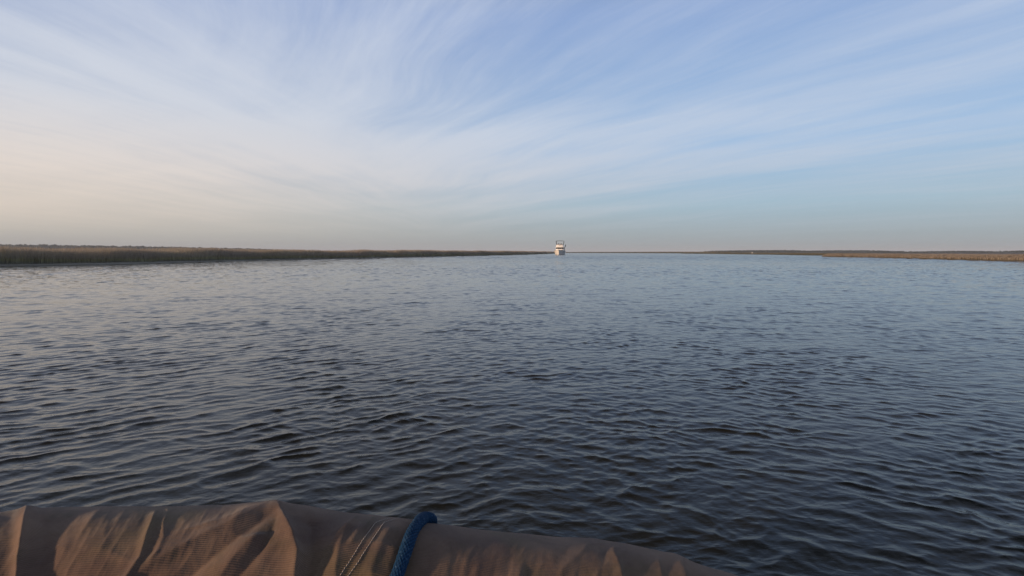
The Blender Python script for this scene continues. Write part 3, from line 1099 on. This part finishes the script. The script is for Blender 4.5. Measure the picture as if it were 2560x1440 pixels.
    o = mesh_np('canvas_cover', P.reshape(-1, 3), grid_faces(NU, NVt), m, attrs={'along': along.ravel(), 'around': around.ravel()})
    tag(o, 'creased tan canvas cover with double white stitching along the near gunwale', 'canvas cover')
    # normals after folding
    gu = np.gradient(P, axis=0)
    gv = np.gradient(P, axis=1)
    N2 = np.cross(gu, gv)
    N2 /= np.maximum(np.linalg.norm(N2, axis=2), 1e-9)[..., None]
    if N2[NU // 2, 60, 2] < 0:
        N2 = -N2
    return o, P, N2, U, PHI


SEAM_A = [(977, 1296), (961, 1299), (940, 1306), (905, 1352), (875, 1402), (848, 1442), (800, 1530), (760, 1640)]
SEAM_B = [(990, 1297), (977, 1302), (960, 1306), (922, 1362), (892, 1410), (869, 1442), (822, 1530), (780, 1640)]
cover, CP, CN, CU, CPHI = build_cover()
PXY = project(CP)
front_ok = (CPHI > -0.12)


def surf_at(pxx, pyy):
    d = (PXY[0] - pxx) ** 2 + (PXY[1] - pyy) ** 2 + np.where(front_ok, 0, 1e6)
    i = np.unravel_index(np.argmin(d), d.shape)
    return i


def smooth_path(pts, n):
    pts = np.asarray(pts, float)
    s = np.concatenate([[0], np.cumsum(np.linalg.norm(np.diff(pts, axis=0), axis=1))])
    q = np.linspace(0, s[-1], n)
    out = np.stack([np.interp(q, s, pts[:, i]) for i in range(pts.shape[1])], 1)
    w = max(3, n // 24) | 1
    kern = np.hanning(w + 2)[1:-1]
    kern /= kern.sum()
    h = w // 2
    res = np.stack([np.convolve(np.pad(out[:, i], h, 'edge'), kern, 'valid') for i in range(pts.shape[1])], 1)
    return res


# stitching: two rows of separate light thread stitches that dip into the cloth
thread = simple_mat('white_thread', (0.36, 0.30, 0.26), 0.8, var=0.2, scale=300)
for seam in (SEAM_A, SEAM_B):
    path = smooth_path(seam, 420)
    pts3, nn = [], []
    for x_, y_ in path:
        i = surf_at(x_, y_)
        pts3.append(CP[i])
        nn.append(CN[i])
    pts3, nn = smooth_path(np.array(pts3), 600), smooth_path(np.array(nn), 600)
    s = np.concatenate([[0], np.cumsum(np.linalg.norm(np.diff(pts3, axis=0), axis=1))])
    pitch = 0.0042
    bm = bmesh.new()
    kk = 0
    while (kk + 1) * pitch < s[-1]:
        q = np.linspace(kk * pitch, kk * pitch + pitch * 0.86, 5)
        p = np.stack([np.interp(q, s, pts3[:, i]) for i in range(3)], 1)
        nr = np.stack([np.interp(q, s, nn[:, i]) for i in range(3)], 1)
        lift = np.array([-0.0004, 0.0005, 0.0008, 0.0005, -0.0004])
        tube_bm(bm, (p + nr * lift[:, None]).tolist(), 0.00048 * random.uniform(0.85, 1.15), 5, True)
        kk += 1
    from_bm('stitching', bm, thread, cover, True)

# ------------------------------------------------------------------ blue rope over the cover
ROPE_R = 0.0079
rp = [(955, 1530), (968, 1490), (985, 1444), (998, 1412), (1012, 1372), (1026, 1340), (1042, 1316), (1060, 1302)]
P3 = []
for x_, y_ in rp:
    i = surf_at(x_, y_)
    P3.append(CP[i] + CN[i] * (ROPE_R * 0.86))
# over the top and down the far side
for ux, ph in ((1072, 2), (1084, -12), (1096, -30), (1108, -55), (1118, -85), (1122, -110)):
    j = np.argmin(np.abs(CU[:, 0] - ux))
    kx = np.argmin(np.abs(CPHI[j] - R(ph)))
    P3.append(CP[j, kx] + CN[j, kx] * (ROPE_R * 0.9))
last = np.array(P3[-1])
P3 += [last + np.array([0.003, 0.004, -0.15]), last + np.array([0.005, 0.006, -0.5])]
path = smooth_path(np.array(P3), 900)
Tn = np.gradient(path, axis=0)
Tn /= np.linalg.norm(Tn, axis=1)[:, None]
ref = np.array([0.9, 0.1, 0.2])
A = ref - Tn * (Tn @ ref)[:, None]
A /= np.linalg.norm(A, axis=1)[:, None]
B = np.cross(Tn, A)
s = np.concatenate([[0], np.cumsum(np.linalg.norm(np.diff(path, axis=0), axis=1))])
seg = 72
a = np.linspace(0, 2 * math.pi, seg, endpoint=False)
# braid: two opposed sets of strands passing over and under
ks = 2 * math.pi / 0.034
p1 = 12 * a[None] + ks * s[:, None] * 5.2
p2 = 12 * a[None] - ks * s[:, None] * 5.2
braid = np.maximum(np.sin(p1 * 0.5) ** 2 * (np.sin(p2) > 0), np.sin(p2 * 0.5) ** 2 * (np.sin(p1) > 0))
fuzz = rng.normal(0, 1, (len(s), seg)) * 0.00028
rr = ROPE_R * (1 + 0.03 * np.sin(s * 90)[:, None]) + 0.0008 * (braid - 0.5) + fuzz
co = path[:, None] + rr[..., None] * (np.cos(a)[None, :, None] * A[:, None] + np.sin(a)[None, :, None] * B[:, None])
i = np.arange(len(s) - 1)[:, None] * seg
f0 = (i + np.arange(seg)[None]).ravel()
f1 = (i + ((np.arange(seg) + 1) % seg)[None]).ravel()
m, t, b = material('blue_rope')
br = t.n('ShaderNodeAttribute', attribute_name='braid')
tcx = t.n('ShaderNodeTexCoord')
nz = t.noise(tcx.outputs['Object'], 260, 3, 0.6)
c = t.mix(br.outputs['Fac'], (0.004, 0.020, 0.052, 1), (0.010, 0.050, 0.120, 1))
c = t.mix(t.sstep(nz, 0.54, 0.74, 0, 0.7), c, (0.09, 0.15, 0.23, 1))
t.l(c, b.inputs['Base Color'])
b.inputs['Roughness'].default_value = 0.85
b.inputs['Specular IOR Level'].default_value = 0.2
rope = mesh_np('rope', co.reshape(-1, 3), np.stack([f0, f1, f1 + seg, f0 + seg], 1), m, attrs={'braid': braid.ravel()})
tag(rope, 'blue braided rope looped over the tan canvas cover', 'rope')

# ------------------------------------------------------------------ haze
HAZE = 0.00021
hm = bpy.data.materials.new('haze')
hm.use_nodes = True
hm.node_tree.nodes.clear()
H_ = NT(hm.node_tree)
ho = H_.n('ShaderNodeOutputMaterial')
pvn = H_.n('ShaderNodeVolumePrincipled')
pvn.inputs['Color'].default_value = (0.84, 0.91, 1.0, 1)
pvn.inputs['Density'].default_value = HAZE
H_.l(pvn.outputs[0], ho.inputs['Volume'])
bm = bmesh.new()
box_bm(bm, -9500, 9500, -9500, 9500, -1.5, 40)
hz = from_bm('haze', bm, hm)
tag(hz, 'thin pale evening haze lying over the creek and marsh', 'haze', kind='stuff')
